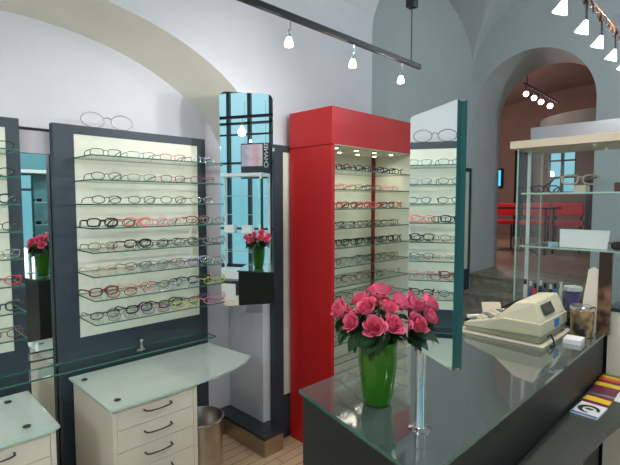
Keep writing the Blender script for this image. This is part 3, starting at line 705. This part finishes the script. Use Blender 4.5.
def petal(bm, Rr, H, ang, span, flare, lift):
    nu, nv_ = 7, 7; vs = []
    for j in range(nv_+1):
        v = j/nv_
        for i in range(nu+1):
            u = (i/nu-.5)*2
            rad = Rr*math.sin(PI/2*min(1, .12+v*1.05))**.75 + flare*v**5*(1-.3*u*u)
            th = ang+u*span*(.55+.45*math.sin(PI*min(1, v*.9+.1)))
            zz = lift+H*v-flare*.55*v**6-H*.22*u*u*v*v
            rad -= .0025*u      # spiral overlap
            vs.append((rad*math.cos(th), rad*math.sin(th), zz))
    bm.add(vs, [(j*(nu+1)+i, j*(nu+1)+i+1, (j+1)*(nu+1)+i+1, (j+1)*(nu+1)+i) for j in range(nv_) for i in range(nu)])
def blossom(sc, seed):
    rnd = random.Random(seed); b = MB(); n = 22
    for k in range(n):
        t = k/(n-1)
        petal(b, .0035+.0265*t**1.05, .041-.010*t*t, k*2.4+rnd.uniform(-.15, .15), 1.25-.50*t, .0012+.0075*t**2+rnd.uniform(0, .0015), .001*(1-t))
    b.lathe([(.001, -.004), (.010, 0), (.022, .006), (.001, .010)], 12)
    return b.xf(Matrix.Scale(sc, 4))
def leaf_shape(Lr, Wd):
    b = MB(); n = 6; vs = []
    for i in range(n+1):
        t = i/n; w_ = Wd*math.sin(PI*min(.98, t+.02))**.8; x = Lr*t; z = -.25*Lr*t*t
        vs += [(x, -w_, z+.25*w_), (x, 0, z), (x, w_, z+.25*w_)]
    b.add(vs, [(3*i+k, 3*i+k+1, 3*i+3+k+1, 3*i+3+k) for i in range(n) for k in range(2)]); return b
RO = [((-.092, .080, .290), 'leftmost pink rose'), ((-.018, .060, .315), 'pink rose high at the back left'), ((.048, .030, .330), 'topmost pink rose above the vase centre'),
      ((-.048, .010, .302), 'large pink rose left of the centre'), ((-.098, .028, .262), 'lowest pink rose on the left side'), ((-.060, -.030, .250), 'front pink rose low on the left of the vase'),
      ((-.012, -.068, .254), 'front pink rose low on the right of the vase'), ((.022, -.030, .298), 'large pink rose beside the pole mirror'), ((.094, -.018, .296), 'small pink rose peeping beside the mirror edge'),
      ((-.030, .110, .262), 'pink rose at the rear left, seen in reflections'), ((.055, .085, .285), 'pink rose at the rear towards the red cabinet'), ((.10, .045, .268), 'pink rose at the rear right')]
petals = [blossom(s_, 11+i) for i, s_ in enumerate((.98, .90, 1.04))]
pm = [p.mesh('blossom', M['rose'], True) for p in petals]
lm = leaf_shape(.055, .017).mesh('leaf', M['leaf'])
lm2 = leaf_shape(.070, .021).mesh('leaf', M['leaf'])
for i, (p, lab) in enumerate(RO):
    p = Vector(p); base = Vector((p.x*.18, p.y*.18, .03))
    r = thing('rose', lab + ' in the green vase', 'rose', VV+base, 0, 'pink roses in the vase')
    d = Vector((p.x*1.5, p.y*1.5, .10)).normalized()
    nk = p-d*.024; mid = Vector((p.x*.42, p.y*.42, .19))
    MB().tube([Vector((0, 0, 0)), mid-base, nk-base-d*.02, nk-base], .0022, 6).build('stem', M['stem'], r, True)
    q = d.to_track_quat('Z', 'Y')
    o = bpy.data.objects.new('blossom', pm[i % 3]); C.objects.link(o); o.parent = r; o.location = nk-base; o.rotation_euler = (q @ Matrix.Rotation(i*1.3, 3, 'Z').to_quaternion()).to_euler()
    sep = MB()
    for k in range(5):
        aa = k*2*PI/5; lf_ = leaf_shape(.024, .005).xf(Matrix.Rotation(aa, 4, 'Z') @ Matrix.Rotation(-.3, 4, 'Y')); sep.add(lf_.v, lf_.f)
    o2 = sep.build('sepals', M['leaf'], r); o2.location = nk-base; o2.rotation_euler = q.to_euler()
    az = math.atan2(p.y, p.x)
    for k in range(5):
        o = bpy.data.objects.new('leaf', lm if k % 2 else lm2); C.objects.link(o); o.parent = r
        t = .46+.08*k; rad = .012+.03*t
        pos = mid.lerp(nk, min(1, t))-base; o.location = pos
        o.rotation_euler = (random.uniform(-.5, .5), random.uniform(-.1, .9), az+random.uniform(-1.3, 1.3))

# ------------------------------------------------------------------ lamps
def track(name, label, x0, x1, y, z, heads, drops, aim, watts, sizes, leak):
    r = thing(name, label, 'track light', ((x0+x1)/2, y, z)); cx = (x0+x1)/2
    MB().box(x0-cx, x1-cx, -.009, .009, -.012, .012).build('rail', M['black'], r, bevel=.003)
    for x, zt_ in drops:
        MB().tube([(x-cx, 0, .012), (x-cx+.003, .002, .12), (x-cx, 0, .27)], .003, 6).build('cable', M['gun'], r, True)
        MB().box(x-cx-.022, x-cx+.022, -.022, .022, .27, .42).build('transformer', M['black'], r, bevel=.002)
        MB().tube([(x-cx, 0, .42), (x-cx, 0, zt_-z-.001)], .004, 6).build('suspension_rod', M['gun'], r)
    for i, x in enumerate(heads):
        h = MB(); X = x-cx
        h.tube([(X, 0, -.012), (X, 0, -.03), (X+.006, .004, -.042), (X-.004, .004, -.054), (X, .004, -.064)], .0035, 6).lathe([(.006, 0), (.009, .014), (.001, .014)], 12, (X, .006, -.078))
        hd = h.build('spot_arm', M['chrome'], r, True)
        MB().lathe([(.001, -.034), (.015, -.033), (.0175, -.028), (.013, -.010), (.008, .0), (.001, 0)], 20, (X, .006, -.074)).build('lamp_shade', M['bulb'], hd, True)
        if watts[i]:
            L0 = (x, y+.012, z-.125); spot('track_spot', L0, aim[i], watts[i], sizes[i], .8, (1, .97, .95), .03); point('track_bulb', L0, watts[i]*leak, (1, .95, .88), .02)
    return r
track('track_light', 'black ceiling track light with small lit spots above the left display wall', -1.0, 2.072, 1.28, 2.287, [1.910, 1.545, 1.175, .38, .0, -.5],
      [(1.99, f1(1.28)), (.2, f1(1.28))], [(1.40, 2.6, 1.75), (1.65, 2.6, 2.1), (1.0, 2.45, 1.6), (.8, 2.45, 1.6), (.2, 2.45, 1.5), (-.2, 2.45, 1.5)], [17, 14, 11, 8, 8, 6], [72, 80, 90, 100, 100, 100], .26)
track('track_light', 'black ceiling track light behind the camera, seen in the corner mirror', -1.9, 1.0, -.9, 2.50, [.8, .2, -.4, -1.0, -1.6],
      [(-.3, f1(-.9)), (.9, f1(-.9))], [(.8, .5, 0), (.2, -.9, 0), (-.4, -.9, 0), (-1., -.9, 0), (-1.6, -.9, 0)], [9, 9, 9, 9, 9], [118]*5, .1)
# cable string with cone pendants, upper right
r = thing('pendant_rail', 'twisted copper cable rail with small white cone lamps at upper right', 'lamp rail', (2.5, .57, 2.42))
for ph, mt in ((0, 'copper'), (2.1, 'gun'), (4.2, 'copper')):
    MB().tube([(-.75+.02*i, .011*math.cos(ph+i*.55), .02+.011*math.sin(ph+i*.55)) for i in range(76)], .0042, 6).build('cable', M[mt], r, True)
for i, x in enumerate((1.615, 1.897, 2.182, 2.432, 2.696, 2.95, 3.2)):
    X = x-2.5
    if X > .75: continue
    a_ = MB().tube([(X+.02, 0, .012), (X+.022, 0, -.022), (X+.026, 0, -.056)], .0045, 6).build('lamp_arm', M['gun'], r, True)
    s_ = MB().lathe([(.001, -.052), (.027, -.052), (.0275, -.050), (.018, -.028), (.009, -.006), (.006, 0), (.001, 0)], 22).xf(Matrix.Translation((X+.026, 0, -.058)) @ Vector((0, 0, -1)).rotation_difference(Vector((.10, .38, -.92))).to_matrix().to_4x4()).build('cone_shade', M['bulb'], a_, True)
    c_ = MB().box(X+.012, X+.030, -.012, .012, .006, .034).build('rail_clip', M['gun'], r, bevel=.003)
    spot('pendant_spot', (x-.014, .57, 2.28), (x-.35, .75, .9), 7, 120, .8, (1, .92, .88), .03)
MB().box(.36, .44, -.045, .045, .045, .16).build('transformer', M['grey_fascia'], r, bevel=.005)
MB().tube([(.40, 0, .16), (.40, 0, f1(.57)-2.421)], .005, 6).build('suspension_rod', M['gun'], r)
# back-room track
r = thing('track_light', 'short dark track light with four rosy bulbs in the room beyond the archway', 'track light', (8.5, 2.85, 3.5))
MB().tube([(0, .291, .212), (0, -.291, -.225)], .016, 8).build('rail', M['black'], r)
MB().tube([(0, .24, .18), (0, .24, g3(8.5)-3.5)], .008, 6).build('suspension_rod', M['black'], r)
for y, z in ((.251, .014), (.114, -.078), (-.004, -.164), (-.151, -.254)):
    bm = bmesh.new(); bmesh.ops.create_icosphere(bm, subdivisions=3, radius=.045); me = bpy.data.meshes.new('bulb'); bm.to_mesh(me); bm.free(); me.materials.append(M['bulb_far'])
    h = MB().tube([(0, y, z+.04), (0, y+.01, .0165+y*.75)], .008, 6).build('lamp_arm', M['black'], r)
    o = bpy.data.objects.new('bulb', me); C.objects.link(o); o.parent = h; o.location = (0, y, z)
point('back_room_glow', (7.5, 3.3, 3.0), 42, (1, .72, .66), .15)
point('back_room_glow', (9.5, 4.6, 2.4), 45, (1, .75, .65), .15)

for i, (x, y, z, W, lab) in enumerate(((-1.9, .1, 2.75, 85, 'added white opal globe fill lamp, unseen behind the left of the camera'), (1.9, -2.3, 2.8, 34, 'added white opal globe fill lamp, unseen behind the counter side'), (4.2, -1.0, 3.1, 90, 'added white opal globe fill lamp, unseen right of the archway'))):
    r = thing('fill_globe_lamp', lab, 'lamp', (x, y, z))  # globes added out of view to raise the ambient light
    g = MB().lathe([(.001, -.13), (.05, -.12), (.10, -.083), (.127, -.03), (.127, .03), (.10, .083), (.05, .12), (.03, .125), (.001, .126)], 28).build('globe', M['opal'], r, True)
    top = f1(y) if x < XM else max(f2(y), g2(x))
    MB().tube([(0, 0, .12), (0, 0, top-z-.001)], .005, 6).build('cord', M['gun'], r)
    for dz in (-.16,): point('fill_globe_light', (x, y, z+dz), W, (.80, .93, 1), .1)
# ------------------------------------------------------------------ room beyond: furniture
def lounge_chair(x, y, label):
    r = thing('bar_chair', label, 'chair', (x, y, LZ), .2, 'red chairs beyond the archway')
    MB().box(-.22, .22, -.24, .24, .46, .54).build('seat', M['red_seat'], r, bevel=.02)
    MB().box(.17, .24, -.24, .24, .62, .86).build('backrest', M['red_seat'], r, bevel=.03)
    for sx in (-1, 1):
        for sy in (-1, 1): MB().tube([(sx*.19, sy*.20, .0), (sx*.19, sy*.20, .47)], .014, 8).build('leg', M['black'], r)
    for sy in (-1, 1): MB().tube([(.19, sy*.2, .5), (.20, sy*.2, .65)], .014, 8).build('back_post', M['black'], r)
for i, (x, y, lab) in enumerate(((8.9, 3.62, 'red bar chair at far left beyond the archway'), (9.0, 3.05, 'red bar chair in the middle beyond the archway'), (9.0, 2.50, 'red bar chair at right beyond the archway, behind showcase glass'))): lounge_chair(x, y, lab)
r = thing('cafe_table', 'dark cafe table before the red chairs beyond the archway', 'table', (8.2, 3.05, LZ))
MB().box(-.25, .25, -.60, .60, .76, .79).build('tabletop', M['black'], r)
for s_ in (-1, 1):
    for q in (-1, 1): MB().tube([(q*.2, s_*.5, 0), (q*.2, s_*.5, .76)], .018, 8).build('leg', M['gun'], r)
r = thing('boom_stand', 'black boom stand beyond the archway, seen through the showcase glass', 'stand', (7.9, 2.78, LZ))
MB().tube([(0, 0, .02), (0, 0, .95)], .014, 8).build('pole', M['black'], r)
MB().tube([(0, .12, .85), (0, 0, .95), (0, -.35, 1.22)], .014, 8).build('boom', M['black'], r)
for k in range(3): MB().tube([(0, 0, .12), (.25*math.cos(k*2.1), .25*math.sin(k*2.1), .012)], .01, 6).build('leg', M['black'], r)
r = thing('television', 'small bright television on the wall of the room beyond the archway', 'television', (11.9, 5.15, 1.98))
MB().box(0, .08, -.28, .28, 0, .50).build('housing', M['black'], r)
MB().box(-.008, 0, -.24, .24, .05, .45).build('screen', M['tv'], r)
tag(MB().box(-.3, .3, -1.0, 1.0, 0, 1.35).build('bar_counter', M['dark_wood'], None, loc=(11.2, 1.7, LZ)), 'dark bar counter at the far end of the room beyond the archway', 'counter')
r = thing('bar_hood', 'curved grey green drum hood hanging in the room beyond the archway', 'hood', (9.6, 1.9, 2.72))
MB().lathe([(1.25, 0), (1.25, .38), (1.0, .40), (.001, .40)], 48).build('drum', M['grey_metal'], r, True)
MB().tube([(0, 0, .40), (0, 0, max(g3(9.6), f3(1.9))-2.721)], .03, 8).build('hanger', M['gun'], r)
r = thing('curtain', 'dark brown curtain left of the far window beyond the archway', 'curtain', (11.93, 4.35, LZ))
b = MB(); vs = []
for i in range(41):
    for z in (.0, 2.3): vs.append((-.03+.025*math.sin(i*1.1), -.22+.011*i, z))
b.add(vs, [(2*i, 2*i+2, 2*i+3, 2*i+1) for i in range(40)]); b.build('cloth', M['dark_wood'], r, True)

# ------------------------------------------------------------------ shop front side (mirrors show it)
r = thing('window_showcase', 'white framed glass showcase near the shop window, seen in the corner mirror', 'showcase', (-.55, -2.3, 0))
fx, fd, hh = .42, .35, 2.02
b = MB()
for x in (-fx, fx-.03):
    for y in (0, fd-.03): b.box(x, x+.03, y, y+.03, 0, hh)
b.box(-fx, fx, 0, fd, hh, hh+.05).box(-fx, fx, 0, fd, 0, .5); b.build('frame', M['white_metal'], r)
for z in (.8, 1.1, 1.4, 1.7): MB().box(-fx+.03, fx-.03, .03, fd-.03, z, z+.008, 0, 1).build('shelf', [M['glass'], M['edge_light']], r)
for i, (x, z, lab) in enumerate(((-.22, 1.108, 'left'), (.10, 1.108, 'right'))):
    tag(MB().box(-.09, .09, -.05, .05, 0, .12).build('gift_box', M['white'], None, loc=(-.55+x, -2.12, z)), f'white box, {lab} one on the window showcase shelf in the mirror', 'box')
r = thing('hanging_poster', 'black framed advertising poster with white lettering hanging in the shop window, mirrored', 'poster', (-.60, -2.75, 2.02))
MB().box(-.28, .28, -.01, .01, 0, .62).build('board', M['blackout'], r)
MB().box(-.27, .14, .0105, .013, .22, .60).build('picture', band_mat('blush portrait print', [(.45, .35, .45), (.75, .45, .50), (.80, .30, .38), (.75, .62, .60)], 0, 2.2, .1, .7), r)
cu = bpy.data.curves.new('lettering', 'FONT'); cu.body = 'CHANEL'; cu.size = .115; cu.extrude = .001; cu.align_x = 'CENTER'
cu.materials.append(M['white'])
tmp = bpy.data.objects.new('tmp', cu); C.objects.link(tmp); bpy.context.view_layer.update()
me = bpy.data.meshes.new_from_object(tmp.evaluated_get(bpy.context.evaluated_depsgraph_get())); bpy.data.objects.remove(tmp)
o = bpy.data.objects.new('lettering', me); C.objects.link(o); o.parent = r
o.rotation_euler = (PI/2, -PI/2, PI); o.location = (.17, .0125, .41)
for s_ in (-1, 1): MB().tube([(s_*.2, 0, .62), (s_*.2, 0, 1.35)], .003, 6).build('wire', M['gun'], r)
r = thing('light_column', 'bright white backlit column with dotted edge, seen in the gap mirror', 'lamp', (1.50, -1.6, 0))
MB().box(-.13, .13, -.05, 0, .0, 1.9).build('housing', M['white_metal'], r)
MB().box(-.11, .11, 0, .01, .5, 1.85).build('lit_face', M['lit_panel'], r)
r = thing('wall_showcase', 'white framed wall showcase with sunglasses, seen in the gap mirror', 'showcase', (2.25, -3.15, .3))
MB().box(-.5, .5, -.04, 0, 0, 1.75).build('back_panel', M['teal_wall'], r)
b = MB().box(-.5, -.45, 0, .25, 0, 1.75).box(.45, .5, 0, .25, 0, 1.75).box(-.5, .5, 0, .25, 1.75, 1.80).box(-.5, .5, 0, .25, 0, .05); b.build('frame', M['white_metal'], r)
for z in (.55, .95, 1.30): MB().box(-.45, .45, 0, .24, z, z+.008, 0, 1).build('shelf', [M['glass'], M['edge_light']], r)
for i, (x, z) in enumerate(((1.98, 1.25), (2.25, 1.25), (2.0, 1.6), (2.3, 1.6))):
    eyeglasses(x, -2.98, z+.0085, PI, T_, 'black', f'{"left" if i % 2 == 0 else "right"} pair on the {"upper" if i > 1 else "middle"} shelf of the wall showcase', 'sunglasses in the wall showcase', dark=True, sc=1.2)

# ------------------------------------------------------------------ daylight
w = bpy.data.worlds.new('World'); bpy.context.scene.world = w; w.use_nodes = True
nt = w.node_tree; bg = nt.nodes['Background']
tc = nt.nodes.new('ShaderNodeTexCoord'); sp = nt.nodes.new('ShaderNodeSeparateXYZ'); nt.links.new(tc.outputs['Generated'], sp.inputs[0])
cr = nt.nodes.new('ShaderNodeValToRGB'); nt.links.new(sp.outputs[2], cr.inputs[0])
cr.color_ramp.elements[0].position = .0; cr.color_ramp.elements[0].color = (.16, .36, .42, 1)
cr.color_ramp.elements[1].position = .35; cr.color_ramp.elements[1].color = (.46, .66, .75, 1)
nt.links.new(cr.outputs[0], bg.inputs[0]); bg.inputs[1].default_value = 1.35
def portal(loc, rot, sx, sy):
    l = bpy.data.lights.new('window_portal', 'AREA'); l.shape = 'RECTANGLE'; l.size = sx; l.size_y = sy; l.cycles.is_portal = True
    o = bpy.data.objects.new('window_portal', l); C.objects.link(o); o.location = loc; o.rotation_euler = rot
portal(((WX0+WX1)/2, YS-.22, (WZ0+WZ1)/2), (-PI/2, PI, 0), WX1-WX0, WZ1-WZ0)
portal((XW-.22, -1.0, 1.55), (0, -PI/2, 0), 2.1, 3.2)
portal((12.1, 3.5, 2.4), (0, PI/2, 0), 1.2, .6)

# ------------------------------------------------------------------ camera
cam = bpy.data.cameras.new('camera'); co = bpy.data.objects.new('camera', cam); C.objects.link(co)
cam.sensor_width = 36; cam.lens = 456/620*36; cam.clip_start = .03
co.location = (0, 0, 1.6); co.rotation_euler = (PI/2-math.atan(30/456), 0, -PI/4)
sc = bpy.context.scene; sc.camera = co
sc.view_settings.view_transform = 'Standard'; sc.view_settings.look = 'None'; sc.view_settings.gamma = 1; sc.view_settings.use_curve_mapping = False
sc.view_settings.exposure = .30
sc.cycles.max_bounces = 10; sc.cycles.transparent_max_bounces = 24; sc.cycles.glossy_bounces = 6; sc.cycles.sample_clamp_indirect = 4
